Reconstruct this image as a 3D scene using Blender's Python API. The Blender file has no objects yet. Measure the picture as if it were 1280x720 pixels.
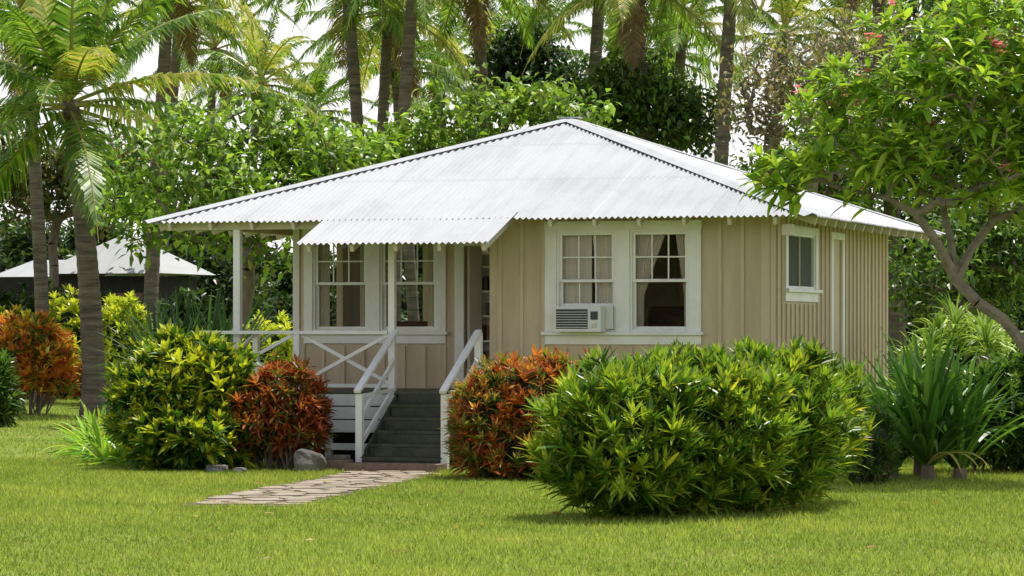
import bpy, math, random
import numpy as np
from mathutils import Vector
ZOOM=(1.0,640,360)
GAIN=1.32
R=np.random.RandomState(7)
random.seed(7)
TH=math.radians(18); CT,ST=math.cos(TH),math.sin(TH)
F=4000.0; HOR=410.0; H=1.85; DC=42.0; LC=3.36
r_=np.array([CT,ST,0.]); d_=np.array([-ST,CT,0.])
CAM=-LC*r_-DC*d_; CAM[2]=H
def W(px,py,D): return CAM+d_*D+r_*((px-640)/F*D)+np.array([0,0,(HOR-py)/F*D])
def G(px,D):
    p=W(px,HOR,D); p[2]=0; return p
def LD(lat,D,z=0.):
    p=CAM+d_*D+r_*lat; p[2]=z; return p
scene=bpy.context.scene
# ------------------------------------------------------------ materials
def newmat(name):
    m=bpy.data.materials.new(name); m.use_nodes=True
    nt=m.node_tree; nt.nodes.clear()
    out=nt.nodes.new('ShaderNodeOutputMaterial')
    return m,nt,out
def N(nt,t,**k):
    n=nt.nodes.new(t)
    for a,b in k.items(): setattr(n,a,b)
    return n
def ramp(nt,stops):
    n=nt.nodes.new('ShaderNodeValToRGB'); e=n.color_ramp.elements
    e[0].position=stops[0][0]; e[0].color=(*stops[0][1],1)
    e[1].position=stops[-1][0]; e[1].color=(*stops[-1][1],1)
    for p,c in stops[1:-1]:
        x=e.new(p); x.color=(*c,1)
    return n
def noisy(name,c1,c2,scale=5,rough=.6,bump=.0,bscale=40,stretch=(1,1,1),metal=0,detail=6,c3=None,grime=None):
    m,nt,out=newmat(name); L=nt.links.new
    tc=N(nt,'ShaderNodeTexCoord'); mp=N(nt,'ShaderNodeMapping'); mp.inputs['Scale'].default_value=stretch
    L(tc.outputs['Object'],mp.inputs['Vector'])
    n=N(nt,'ShaderNodeTexNoise'); n.inputs['Scale'].default_value=scale; n.inputs['Detail'].default_value=detail; n.inputs['Roughness'].default_value=.65
    L(mp.outputs[0],n.inputs['Vector'])
    st=[(.3,c1),(.7,c2)] if c3 is None else [(.3,c1),(.55,c2),(.72,c3)]
    rp=ramp(nt,st); L(n.outputs['Fac'],rp.inputs[0])
    b=N(nt,'ShaderNodeBsdfPrincipled'); b.inputs['Roughness'].default_value=rough; b.inputs['Metallic'].default_value=metal
    col=rp.outputs[0]
    if grime:
        n3=N(nt,'ShaderNodeTexNoise'); n3.inputs['Scale'].default_value=grime[0]; n3.inputs['Detail'].default_value=8
        mp3=N(nt,'ShaderNodeMapping'); mp3.inputs['Scale'].default_value=grime[2]; L(tc.outputs['Object'],mp3.inputs['Vector']); L(mp3.outputs[0],n3.inputs['Vector'])
        rg=ramp(nt,[(.42,(1,1,1)),(.72,grime[1])]); L(n3.outputs['Fac'],rg.inputs[0])
        mx=N(nt,'ShaderNodeMix',data_type='RGBA',blend_type='MULTIPLY'); mx.inputs[0].default_value=1
        L(col,mx.inputs[6]); L(rg.outputs[0],mx.inputs[7]); col=mx.outputs[2]
    L(col,b.inputs['Base Color'])
    if bump:
        n2=N(nt,'ShaderNodeTexNoise'); n2.inputs['Scale'].default_value=bscale; n2.inputs['Detail'].default_value=5
        L(mp.outputs[0],n2.inputs['Vector'])
        bp=N(nt,'ShaderNodeBump'); bp.inputs['Strength'].default_value=bump; bp.inputs['Distance'].default_value=.02
        L(n2.outputs['Fac'],bp.inputs['Height']); L(bp.outputs[0],b.inputs['Normal'])
    L(b.outputs[0],out.inputs[0]); return m
def leafmat(name,trans=.38,rough=.42,spec=.5,tint=(1.35,1.4,.7)):
    m,nt,out=newmat(name); L=nt.links.new
    a=N(nt,'ShaderNodeAttribute',attribute_name='Col')
    b=N(nt,'ShaderNodeBsdfPrincipled'); b.inputs['Roughness'].default_value=rough
    b.inputs['Specular IOR Level'].default_value=spec
    L(a.outputs['Color'],b.inputs['Base Color'])
    t=N(nt,'ShaderNodeBsdfTranslucent')
    mx=N(nt,'ShaderNodeMix',data_type='RGBA',blend_type='MULTIPLY'); mx.inputs[0].default_value=1
    L(a.outputs['Color'],mx.inputs[6]); mx.inputs[7].default_value=(*tint,1)
    L(mx.outputs[2],t.inputs['Color'])
    s=N(nt,'ShaderNodeMixShader'); s.inputs[0].default_value=trans
    L(b.outputs[0],s.inputs[1]); L(t.outputs[0],s.inputs[2]); L(s.outputs[0],out.inputs[0])
    return m
M={}
M['leaf']=leafmat('leaf',.36,.36,.5)
M['grassblade']=leafmat('grass_blade',.5,.6,.15,(1.2,1.2,.75))
M['palmleaf']=leafmat('palm_leaf',.42,.36,.45)
M['bark']=noisy('bark',(.10,.075,.05),(.24,.19,.14),6,.9,.6,30,(1,1,.4))
M['palmbark']=noisy('palm_bark',(.05,.038,.03),(.22,.175,.13),3,.9,.8,14,(.6,.6,5))
M['greybark']=noisy('grey_bark',(.12,.095,.07),(.28,.23,.175),8,.85,.4,40)
M['core']=noisy('inner_shade_core',(.006,.012,.004),(.02,.035,.010),3,.9,.5,6)  # near-black solid filler; the shade inside foliage is put into its colour
M['white']=noisy('white_paint',(.80,.79,.75),(.87,.86,.82),9,.45,.08,60,grime=(2.5,(.90,.88,.84),(1,1,.5)))
M['cream']=noisy('cream_paint',(.58,.51,.39),(.66,.59,.46),9,.55,.08,60)
gr=(1.3,(.86,.84,.80),(3,3,.5))
M['tan']=noisy('tan_board',(.52,.405,.275),(.61,.485,.335),2.2,.6,.12,30,(3,3,.6),grime=gr)
M['tanlight']=noisy('tan_batten',(.56,.445,.305),(.65,.52,.365),3,.55,.1,30,(3,3,.6),grime=gr)
M['step']=noisy('step_paint',(.030,.036,.018),(.085,.088,.050),7,.6,.3,30)
M['deck']=noisy('deck_boards',(.07,.07,.045),(.12,.12,.08),7,.6,.2,30)
M['dark']=noisy('dark_wall_and_shade',(.015,.014,.012),(.03,.027,.023),5,.9)  # painted shade below the floors; also plain dark walls and shelf items
M['interior']=noisy('interior_wall',(.60,.50,.36),(.66,.56,.41),2,.8)
M['brown']=noisy('brown_wood',(.12,.06,.03),(.20,.11,.055),6,.5,.1,20,(1,1,5))
M['metaldark']=noisy('dark_metal',(.03,.03,.03),(.06,.06,.06),20,.5)
M['screen']=noisy('insect_screen',(.05,.055,.045),(.09,.09,.07),3,.8)
M['plastic']=noisy('ac_plastic',(.68,.68,.65),(.76,.76,.73),10,.4)
M['rock']=noisy('rock',(.06,.055,.05),(.20,.18,.155),5,.9,.8,14)
M['stone']=noisy('flagstone',(.20,.155,.11),(.35,.29,.21),2.6,.85,.6,30,c3=(.29,.235,.17))
M['dirt']=noisy('dirt',(.09,.075,.045),(.18,.145,.08),4,.95,.5,30)
M['conc']=noisy('brick_block',(.16,.10,.075),(.26,.18,.13),8,.9,.5,40)
def roofmat():
    m,nt,out=newmat('white_corrugated_metal'); L=nt.links.new
    tc=N(nt,'ShaderNodeTexCoord')
    n=N(nt,'ShaderNodeTexNoise'); n.inputs['Scale'].default_value=.8; n.inputs['Detail'].default_value=9; n.inputs['Roughness'].default_value=.7
    L(tc.outputs['Object'],n.inputs['Vector'])
    rp=ramp(nt,[(.3,(.395,.405,.425)),(.5,(.455,.465,.475)),(.75,(.49,.495,.50))]); L(n.outputs['Fac'],rp.inputs[0])
    mp=N(nt,'ShaderNodeMapping'); mp.inputs['Scale'].default_value=(3.0,.35,.35); L(tc.outputs['Object'],mp.inputs['Vector'])
    n2=N(nt,'ShaderNodeTexNoise'); n2.inputs['Scale'].default_value=2.0; n2.inputs['Detail'].default_value=8; L(mp.outputs[0],n2.inputs['Vector'])
    r2=ramp(nt,[(.45,(1,1,1)),(.75,(.87,.87,.86))]); L(n2.outputs['Fac'],r2.inputs[0])
    mx=N(nt,'ShaderNodeMix',data_type='RGBA',blend_type='MULTIPLY'); mx.inputs[0].default_value=1
    L(rp.outputs[0],mx.inputs[6]); L(r2.outputs[0],mx.inputs[7])
    b=N(nt,'ShaderNodeBsdfPrincipled'); b.inputs['Roughness'].default_value=.5; b.inputs['Specular IOR Level'].default_value=.3
    L(mx.outputs[2],b.inputs['Base Color']); L(b.outputs[0],out.inputs[0]); return m
M['roof']=roofmat()
def glassmat():
    m,nt,out=newmat('window_glass'); L=nt.links.new
    t=N(nt,'ShaderNodeBsdfTransparent'); t.inputs[0].default_value=(.94,.96,.95,1)
    g=N(nt,'ShaderNodeBsdfGlossy'); g.inputs['Roughness'].default_value=.01; g.inputs[0].default_value=(.9,.9,.9,1)
    f=N(nt,'ShaderNodeFresnel'); f.inputs[0].default_value=1.5
    s=N(nt,'ShaderNodeMixShader'); L(f.outputs[0],s.inputs[0]); L(t.outputs[0],s.inputs[1]); L(g.outputs[0],s.inputs[2])
    L(s.outputs[0],out.inputs[0]); return m
M['glass']=glassmat()
def curtmat():
    m,nt,out=newmat('curtain_cloth'); L=nt.links.new
    b=N(nt,'ShaderNodeBsdfDiffuse'); b.inputs[0].default_value=(.88,.80,.67,1)
    t=N(nt,'ShaderNodeBsdfTranslucent'); t.inputs[0].default_value=(.88,.80,.67,1)
    s=N(nt,'ShaderNodeMixShader'); s.inputs[0].default_value=.12
    L(b.outputs[0],s.inputs[1]); L(t.outputs[0],s.inputs[2]); L(s.outputs[0],out.inputs[0]); return m
M['curtain']=curtmat()
def groundmat():
    m,nt,out=newmat('lawn'); L=nt.links.new
    tc=N(nt,'ShaderNodeTexCoord')
    n=N(nt,'ShaderNodeTexNoise'); n.inputs['Scale'].default_value=.55; n.inputs['Detail'].default_value=10; n.inputs['Roughness'].default_value=.7
    n2=N(nt,'ShaderNodeTexNoise'); n2.inputs['Scale'].default_value=14; n2.inputs['Detail'].default_value=6
    L(tc.outputs['Object'],n.inputs['Vector']); L(tc.outputs['Object'],n2.inputs['Vector'])
    rp=ramp(nt,[(.32,(.14,.20,.03)),(.5,(.21,.27,.045)),(.7,(.30,.32,.085))]); L(n.outputs['Fac'],rp.inputs[0])
    rp2=ramp(nt,[(.3,(.45,.5,.4)),(.7,(1.1,1.1,1.05))]); L(n2.outputs['Fac'],rp2.inputs[0])
    mx=N(nt,'ShaderNodeMix',data_type='RGBA',blend_type='MULTIPLY'); mx.inputs[0].default_value=1
    L(rp.outputs[0],mx.inputs[6]); L(rp2.outputs[0],mx.inputs[7])
    b=N(nt,'ShaderNodeBsdfPrincipled'); b.inputs['Roughness'].default_value=.9; b.inputs['Specular IOR Level'].default_value=.1
    L(mx.outputs[2],b.inputs['Base Color'])
    bp=N(nt,'ShaderNodeBump'); bp.inputs['Strength'].default_value=.6; bp.inputs['Distance'].default_value=.05
    L(n2.outputs['Fac'],bp.inputs['Height']); L(bp.outputs[0],b.inputs['Normal'])
    L(b.outputs[0],out.inputs[0]); return m
M['lawn']=groundmat()
# ------------------------------------------------------------ mesh builder
class MB:
    def __init__(s): s.v=[];s.q=[];s.t=[];s.qm=[];s.tm=[];s.c=[];s.n=0;s.mats=[]
    def mi(s,m):
        if m not in s.mats: s.mats.append(m)
        return s.mats.index(m)
    def add(s,v,q=None,t=None,mat='white',col=None):
        v=np.asarray(v,float).reshape(-1,3); k=s.mi(mat)
        s.v.append(v)
        if col is None: col=np.ones((len(v),3))*.5
        col=np.asarray(col,float)
        if col.ndim==1: col=np.tile(col,(len(v),1))
        s.c.append(col)
        if q is not None and len(q): 
            q=np.asarray(q).reshape(-1,4)+s.n; s.q.append(q); s.qm.append(np.full(len(q),k))
        if t is not None and len(t):
            t=np.asarray(t).reshape(-1,3)+s.n; s.t.append(t); s.tm.append(np.full(len(t),k))
        s.n+=len(v)
    def box(s,x0,x1,y0,y1,z0,z1,mat='white'):
        v=[(x,y,z) for z in(z0,z1) for y in(y0,y1) for x in(x0,x1)]
        q=[(0,2,3,1),(4,5,7,6),(0,1,5,4),(2,6,7,3),(0,4,6,2),(1,3,7,5)]
        s.add(v,q,mat=mat)
    def fbox(s,fr,u0,u1,n0,n1,z0,z1,mat='white'):
        o,u,n=fr
        v=[np.array(o)+np.array(u)*a+np.array(n)*b+np.array([0,0,c]) for c in(z0,z1) for b in(n0,n1) for a in(u0,u1)]
        q=[(0,2,3,1),(4,5,7,6),(0,1,5,4),(2,6,7,3),(0,4,6,2),(1,3,7,5)]
        s.add(v,q,mat=mat)
    def beam(s,p0,p1,w,h,mat='white',up=(0,0,1)):
        p0=np.array(p0,float);p1=np.array(p1,float);d=p1-p0;d/=np.linalg.norm(d)
        up=np.array(up,float)
        if abs(d@up)>.98: up=np.array([0,1.,0])
        sd=np.cross(d,up);sd/=np.linalg.norm(sd);u=np.cross(sd,d)
        v=[p+sd*a*w/2+u*b*h/2 for p in(p0,p1) for b in(-1,1) for a in(-1,1)]
        q=[(0,1,3,2),(4,6,7,5),(0,4,5,1),(2,3,7,6),(0,2,6,4),(1,5,7,3)]
        s.add(v,q,mat=mat)
    def tube(s,pts,rad,k=8,mat='bark',col=None,cap=True):
        pts=np.array(pts,float);n=len(pts)
        tg=np.gradient(pts,axis=0);tg/=np.linalg.norm(tg,axis=1)[:,None]+1e-9
        a=np.cross(tg,[0.37,.91,.13]);a/=np.linalg.norm(a,axis=1)[:,None]+1e-9
        b=np.cross(tg,a)
        an=np.linspace(0,2*np.pi,k,endpoint=False)
        rad=np.array(rad,float)
        v=pts[:,None]+(a[:,None]*np.cos(an)[None,:,None]+b[:,None]*np.sin(an)[None,:,None])*rad[:,None,None]
        q=[(i*k+j,i*k+(j+1)%k,(i+1)*k+(j+1)%k,(i+1)*k+j) for i in range(n-1) for j in range(k)]
        s.add(v.reshape(-1,3),q,mat=mat,col=col)
    def build(s,name,parent=None,smooth=False,bevel=0):
        me=bpy.data.meshes.new(name)
        v=np.concatenate(s.v)
        q=np.concatenate(s.q) if s.q else np.zeros((0,4),int)
        t=np.concatenate(s.t) if s.t else np.zeros((0,3),int)
        mi=np.concatenate((s.qm if s.q else [])+(s.tm if s.t else []))
        me.vertices.add(len(v)); me.vertices.foreach_set('co',v.ravel())
        nl=len(q)*4+len(t)*3
        me.loops.add(nl); me.loops.foreach_set('vertex_index',np.concatenate([q.ravel(),t.ravel()]).astype(np.int32))
        tot=np.concatenate([np.full(len(q),4),np.full(len(t),3)]).astype(np.int32)
        st=np.concatenate([[0],np.cumsum(tot)[:-1]]).astype(np.int32)
        me.polygons.add(len(tot)); me.polygons.foreach_set('loop_start',st)
        try: me.polygons.foreach_set('loop_total',tot)
        except Exception: pass
        me.polygons.foreach_set('material_index',mi.astype(np.int32))
        me.polygons.foreach_set('use_smooth',np.full(len(tot),smooth))
        c=np.concatenate(s.c)*GAIN; c4=np.ones((len(c),4)); c4[:,:3]=np.clip(c,0,.82)
        at=me.attributes.new('Col','FLOAT_COLOR','POINT'); at.data.foreach_set('color',c4.ravel())
        me.update(calc_edges=True); me.validate()
        for m in s.mats: me.materials.append(M[m])
        o=bpy.data.objects.new(name,me); scene.collection.objects.link(o)
        if parent is not None: o.parent=parent
        if bevel:
            b=o.modifiers.new('b','BEVEL'); b.width=bevel; b.segments=2; b.limit_method='ANGLE'
        return o
def empty(name,loc=(0,0,0)):
    e=bpy.data.objects.new(name,None); scene.collection.objects.link(e); e.empty_display_size=.3
    return e
def unit(a): return a/(np.linalg.norm(a,axis=-1,keepdims=True)+1e-9)
def leaves(mb,base,dr,L,Wd,droop,col,mat='leaf',fold=.18,T=(0,.3,.68,1),P=(.12,1,.72,0)):
    n=len(base); L=np.broadcast_to(L,n).astype(float); Wd=np.broadcast_to(Wd,n).astype(float); droop=np.broadcast_to(droop,n).astype(float)
    dr=unit(dr); up=np.tile([0,0,1.],(n,1))+R.normal(0,.25,(n,3))
    sd=unit(np.cross(dr,up)); nr=np.cross(sd,dr)
    vs=[]
    for t,p in zip(T,P):
        c=base+dr*(L*t)[:,None]; c[:,2]-=droop*L*t*t
        if t==T[-1]: vs.append(c[:,None])
        else:
            e=nr*(fold*Wd*p)[:,None]
            vs.append(np.stack([c-sd*(Wd*p/2)[:,None]+e,c,c+sd*(Wd*p/2)[:,None]+e],1))
    v=np.concatenate(vs,1); k=v.shape[1]; m=len(T)-1
    q=[];t=[]
    for i in range(m-1):
        a=i*3; q+=[(a,a+1,a+4,a+3),(a+1,a+2,a+5,a+4)]
    a=(m-1)*3; t=[(a,a+1,a+3),(a+1,a+2,a+3)]
    off=(np.arange(n)*k)[:,None,None]
    Q=(np.array(q)[None]+off).reshape(-1,4) if q else None
    TT=(np.array(t)[None]+off).reshape(-1,3)
    mb.add(v.reshape(-1,3),Q,TT,mat=mat,col=np.repeat(col,k,axis=0))
def smallleaves(mb,base,dr,L,Wd,col,mat='leaf'):
    leaves(mb,base,dr,L,Wd,.15,col,mat,T=(0,.45,1),P=(.1,1,0))
def pal(cols,wts,n,jit=.25):
    cols=np.array(cols); i=R.choice(len(cols),n,p=np.array(wts)/sum(wts))
    return cols[i]*(1+R.uniform(-jit,jit,(n,1)))
def perp(ax):
    a=np.cross(ax,np.array([.31,.77,.55])+R.normal(0,.2,ax.shape)); return unit(a)
def rosettes(mb,pos,ax,nl,L,Wd,colf,spread=(.35,1.45),droop=.25,mat='leaf',jl=.25,back=.35):
    n=len(pos); a=perp(ax); b=np.cross(ax,a)
    P=[];D=[];LL=[];tt=[]
    ph=R.uniform(0,6.28,n)
    for i in range(nl):
        f=i/(nl-1.)
        az=ph+i*2.399; el=spread[0]+(spread[1]-spread[0])*f+R.normal(0,.15,n)
        d=ax*np.cos(el)[:,None]+(a*np.cos(az)[:,None]+b*np.sin(az)[:,None])*np.sin(el)[:,None]
        P.append(pos-ax*(f*L*back)+R.normal(0,.004,(n,3))); D.append(d); LL.append(L*(.6+.4*min(1,f*2))*R.uniform(1-jl,1+jl,n)); tt.append(np.full(n,f))
    P=np.concatenate(P);D=np.concatenate(D);LL=np.concatenate(LL);tt=np.concatenate(tt)
    idx=np.tile(np.arange(n),nl)
    leaves(mb,P,D,LL,Wd*LL/L,droop*R.uniform(.4,1.6,len(P)),colf(idx,tt,P),mat)
def bush(name,lobes,nr,nl,L,Wd,colfun,stems=14,upb=.5,inner=.2,ground=0.05,stemcol='bark',droop=.15,spread=(.25,1.3),core=.68):
    mb=MB()
    C=np.array([l[0] for l in lobes]);RR=np.array([l[1] for l in lobes])
    K=nr*5
    vol=(RR[:,0]*RR[:,1]+RR[:,0]*RR[:,2]+RR[:,1]*RR[:,2]); li=R.choice(len(lobes),K,p=vol/vol.sum())
    dr=unit(R.normal(0,1,(K,3)))
    rf=np.where(R.rand(K)<inner,R.uniform(.5,.85,K),R.uniform(.84,1.10,K))
    bump=1+.12*np.sin(dr[:,0]*7+li)*np.sin(dr[:,1]*6+2*li)+.09*np.sin(dr[:,2]*11+dr[:,0]*9)
    pos=C[li]+dr*RR[li]*(rf*bump)[:,None]
    ok=pos[:,2]>ground
    ins=np.zeros(K)
    for c,rr in zip(C,RR):
        dd=np.linalg.norm((pos-c)/rr,axis=1); ins+=(dd<.74)
    ok&=(ins<1)|(R.rand(K)<inner*.3)
    pos=pos[ok][:nr];rf=rf[ok][:nr]; dr=dr[ok][:nr]
    ax=unit(dr*(1-upb)+np.array([0,0,upb])+R.normal(0,.18,pos.shape))
    seed=R.rand(len(pos))
    rosettes(mb,pos,ax,nl,L,Wd,lambda i,f,P:colfun(seed[i],f,P,pos[i],rf[i]),droop=droop,spread=spread)
    base=C.mean(0).copy(); base[2]=0
    for k in range(stems):
        t=pos[R.randint(len(pos))]; b0=base*.6+t*.4+np.array([R.normal(0,.1),R.normal(0,.1),0]); b0[2]=0
        mid=b0*.5+t*.5
        mb.tube([b0,mid,t],[.018,.014,.007],5,mat=stemcol)
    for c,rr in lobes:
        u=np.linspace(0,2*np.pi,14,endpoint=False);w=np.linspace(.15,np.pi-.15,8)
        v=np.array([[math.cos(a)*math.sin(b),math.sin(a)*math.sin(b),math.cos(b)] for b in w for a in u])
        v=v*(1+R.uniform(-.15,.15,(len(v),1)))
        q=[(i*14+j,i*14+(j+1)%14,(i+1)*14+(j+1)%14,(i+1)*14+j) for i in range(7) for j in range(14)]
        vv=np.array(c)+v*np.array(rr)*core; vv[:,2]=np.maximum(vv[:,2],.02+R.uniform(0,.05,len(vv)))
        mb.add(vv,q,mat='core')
    return mb.build(name)
# ============================================================ HOUSE
house=empty('cottage')
FZ=1.0; ZE=3.30; SL=.345; XL,XR,YF,YB=-8.67,.75,-.6,8.75
CW=.085
def corr(mb,p0,p1,inn,run,lift=0.,clip=True,z0=ZE,samp=8,slope=SL,amp=.014,t0=0.,laps=(1.75,3.4)):
    p0=np.array(p0,float);p1=np.array(p1,float);Lg=np.linalg.norm(p1-p0);e=(p1-p0)/Lg;inn=np.array(inn,float)
    n=int(Lg/CW*samp); s=np.linspace(0,Lg,n+1)
    tm=np.minimum(np.minimum(s,Lg-s),run) if clip else np.full(n+1,run)
    rows=[(t0,0.)]
    for l in laps: rows+=[(l,0.),(l+.001,.003)]
    rows.append((1e9,.003))
    V=[]
    sheetj=.003*np.sin(np.floor(s/.8)*2.4)
    for t,dz in rows:
        tt=np.minimum(t,tm)
        z=z0+slope*tt+amp*np.cos(2*np.pi*s/CW)+lift+dz+sheetj
        ed=(.012*np.sin(np.floor(s/.8)*5.1) if t==t0 and clip else 0)
        V.append(p0[None]+e[None]*s[:,None]+inn[None]*(tt-ed+0*s)[:,None]+np.array([0,0,1])[None]*(z-p0[2])[:,None])
    V=np.concatenate(V);m=n+1
    q=[(i*m+j,i*m+j+1,(i+1)*m+j+1,(i+1)*m+j) for i in range(len(rows)-1) for j in range(n)]
    mb.add(V,q,mat='roof')
mb=MB()
half=(XR-XL)/2; halfy=(YB-YF)/2; RUN=min(half,halfy)
corr(mb,(XL,YF,0),(XR,YF,0),(0,1,0),RUN)
corr(mb,(XR,YF,0),(XR,YB,0),(-1,0,0),RUN)
corr(mb,(XR,YB,0),(XL,YB,0),(0,-1,0),RUN)
corr(mb,(XL,YB,0),(XL,YF,0),(1,0,0),RUN)
corr(mb,(-6.0,-1.62,0),(-3.34,-1.62,0),(0,1,0),1.35,clip=False,z0=ZE-SL*1.02+.012,laps=())
roof=mb.build('roof',house)
mb=MB()
AP=np.array([(XL+XR)/2,(YF+YB)/2,ZE+SL*RUN])
def cap(a,b,w=.15):
    a=np.array(a,float);b=np.array(b,float);d=b-a;d/=np.linalg.norm(d)
    sd=np.cross(d,[0,0,1]);sd/=np.linalg.norm(sd)
    up=np.array([0,0,1.])
    V=[]
    K=12
    for i in range(K+1):
        p=a+(b-a)*i/K
        V+=[p+sd*w-up*.020,p+sd*.03+up*.022,p-sd*.03+up*.022,p-sd*w-up*.020]
    V=np.array(V)+np.array([0,0,.008])
    q=[(i*4+j,i*4+j+1,(i+1)*4+j+1,(i+1)*4+j) for i in range(K) for j in range(3)]
    mb.add(V,q,mat='roof')
for c in [(XL,YF),(XR,YF),(XR,YB),(XL,YB)]: cap((c[0],c[1],ZE),AP+np.array([0,0,.01]))
mb.beam(AP+np.array([-.16,0,.030]),AP+np.array([.16,0,.030]),.2,.02,'roof')
mb.build('ridge_caps',house)
mb=MB()
def zr(t): return ZE+SL*t-.03
for x in np.arange(XL+.35,XR-.2,.61):
    tmax=min(2.8,x-XL-.1,XR-x-.1)
    if -6.0<x<-3.3: y0=-1.5
    else: y0=YF+.06
    t0=y0-YF
    mb.beam((x,y0,zr(t0)-.055),(x,YF+tmax,zr(tmax)-.055),.05,.10,'cream')
for y in np.arange(YF+.4,YB-.3,.61):
    tm=min(1.35,y-YF-.1,YB-y-.1)
    mb.beam((XR-.06,y,zr(.06)-.055),(XR-tm,y,zr(tm)-.055),.05,.10,'cream')
    tm=min(1.6,y-YF-.1,YB-y-.1)
    if y<5: mb.beam((XL+.06,y,zr(.06)-.055),(XL+tm,y,zr(tm)-.055),.05,.10,'cream')
mb.beam((XL+.30,-.3,ZE-.03),(-5.9,-.3,ZE-.03),.09,.14,'cream')
mb.beam((-5.9,-.5,ZE-.05),(-3.7,-.5,ZE-.05),.09,.12,'cream')
mb.beam((-7.85,-.3,ZE-.02),(-7.85,4,ZE-.02),.09,.14,'cream')
mb.box(.28,.42,-.42,-.28,3.05,3.2,'cream')
mb.build('rafters',house,bevel=.004)
WZ0,WZ1=.40,3.44
wl=MB(); bt=MB(); tr=MB(); gl=MB(); cu=MB()
def wall(fr,u0,u1,ops,z0=WZ0,z1=WZ1,sp=.305,batt=True):
    us=sorted(ops); cur=u0
    for (a,b,za,zb) in us:
        if a>cur: wl.fbox(fr,cur,a,-.10,0,z0,z1,'tan')
        wl.fbox(fr,a,b,-.10,0,z0,za,'tan'); wl.fbox(fr,a,b,-.10,0,zb,z1,'tan'); cur=b
    if cur<u1: wl.fbox(fr,cur,u1,-.10,0,z0,z1,'tan')
    wl.fbox(fr,u0+.1,u1-.1,-.135,-.1035,FZ,FZ+.78,'interior') if not any(o[2]<1.1 for o in ops) else None
    if not batt: return
    x=u0+sp*.5
    while x<u1-.04:
        seg=[(z0,z1)]
        for (a,b,za,zb) in ops:
            if a-.14<x<b+.14: seg=[(z0,za-.2),(zb+.12,z1)]
        for a,b in seg:
            if b-a>.05: bt.fbox(fr,x-.026,x+.026,.0,.024,a,b-.003,'tanlight')
        x+=sp
def wwin(fr,a,b,za,zb,zm=None,lower=(1,1),upper=(3,2),raised=False):
    if zm is None: zm=(za+zb)/2
    f=.03
    tr.fbox(fr,a,a+f,-.12,.01,za,zb); tr.fbox(fr,b-f,b,-.12,.01,za,zb); tr.fbox(fr,a+f,b-f,-.12,.01,zb-f,zb); tr.fbox(fr,a+f,b-f,-.12,.012,za,za+f)
    def sash(z0,z1,nn,n0,grid):
        s=.04; w0,w1=a+f,b-f
        tr.fbox(fr,w0,w0+s,n0,n0+.035,z0,z1); tr.fbox(fr,w1-s,w1,n0,n0+.035,z0,z1)
        tr.fbox(fr,w0+s,w1-s,n0,n0+.035,z0,z0+s); tr.fbox(fr,w0+s,w1-s,n0,n0+.035,z1-s,z1)
        cx,cy=grid
        for i in range(1,cx):
            x=w0+s+(w1-w0-2*s)*i/cx; tr.fbox(fr,x-.01,x+.01,n0+.006,n0+.03,z0+s,z1-s)
        for j in range(1,cy):
            z=z0+s+(z1-z0-2*s)*j/cy; tr.fbox(fr,w0+s,w1-s,n0+.008,n0+.028,z-.01,z+.01)
        o,u,n=[np.array(k,float) for k in fr]; m=n0+.017
        v=[o+u*p+n*m+np.array([0,0,z]) for p,z in((w0+s,z0+s),(w1-s,z0+s),(w1-s,z1-s),(w0+s,z1-s))]
        gl.add(v,[(0,1,2,3)],mat='glass')
    sash(zm-.02,zb-f,0,-.045,upper)
    zl=za+f if not raised else za+.34
    sash(zl,zm+.025,0,-.085,lower)
def casing(fr,A,B,za,zb,mull=(),w=.12,head=.12,sill=True):
    tr.fbox(fr,A-w,A,.0,.035,za-.0,zb); tr.fbox(fr,B,B+w,.0,.035,za,zb)
    tr.fbox(fr,A-w-.01,B+w+.01,0,.04,zb,zb+head)
    for a,b in mull: tr.fbox(fr,a,b,-.1,.035,za,zb)
    if sill:
        tr.fbox(fr,A-w-.04,B+w+.04,0,.085,za-.045,za)
        tr.fbox(fr,A-w,B+w,0,.032,za-.17,za-.045)
front=((0,0,0),(1,0,0),(0,-1,0))
rec=((0,1.5,0),(1,0,0),(0,-1,0))
side=((0,0,0),(0,1,0),(1,0,0))
ret=((-3.85,0,0),(0,1,0),(-1,0,0))
left=((-7.3,0,0),(0,1,0),(-1,0,0))
back=((0,8,0),(1,0,0),(0,1,0))
ZA,ZB=1.80,3.16
wall(front,-3.85,0,[(-2.90,-1.06,ZA,ZB)])
casing(front,-2.90,-1.06,ZA,ZB,mull=[(-2.07,-1.88)],w=.16)
wwin(front,-2.90,-2.07,ZA,ZB,2.48,lower=(3,1),raised=True)
wwin(front,-1.88,-1.06,ZA,ZB,2.48)
wall(rec,-7.3,-3.95,[(-7.0,-5.12,ZA,ZB),(-4.72,-3.99,FZ,3.0)])
casing(rec,-7.0,-5.12,ZA,ZB,mull=[(-6.16,-5.98)],w=.13)
wwin(rec,-7.0,-6.16,ZA,ZB,2.48); wwin(rec,-5.98,-5.12,ZA,ZB,2.48)
tr.fbox(rec,-4.86,-4.72,0,.035,FZ,3.0); tr.fbox(rec,-4.87,-3.97,0,.04,3.0,3.12)
tr.fbox(rec,-7.3,-7.20,0.003,.03,FZ,WZ1)
wall(side,0.1,7.9,[(1.05,2.75,2.38,3.14),(3.9,4.55,FZ,3.12)],sp=.27)
casing(side,1.05,2.75,2.38,3.14,w=.14,head=.1)
tr.fbox(side,3.78,3.9,0,.03,FZ,3.12);tr.fbox(side,4.55,4.67,0,.03,FZ,3.12);tr.fbox(side,3.77,4.68,0,.034,3.12,3.22)
wl.fbox(side,3.9,4.55,-.06,-.02,FZ,3.12,'tanlight')
wall(ret,0.1,1.5,[])
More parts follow.
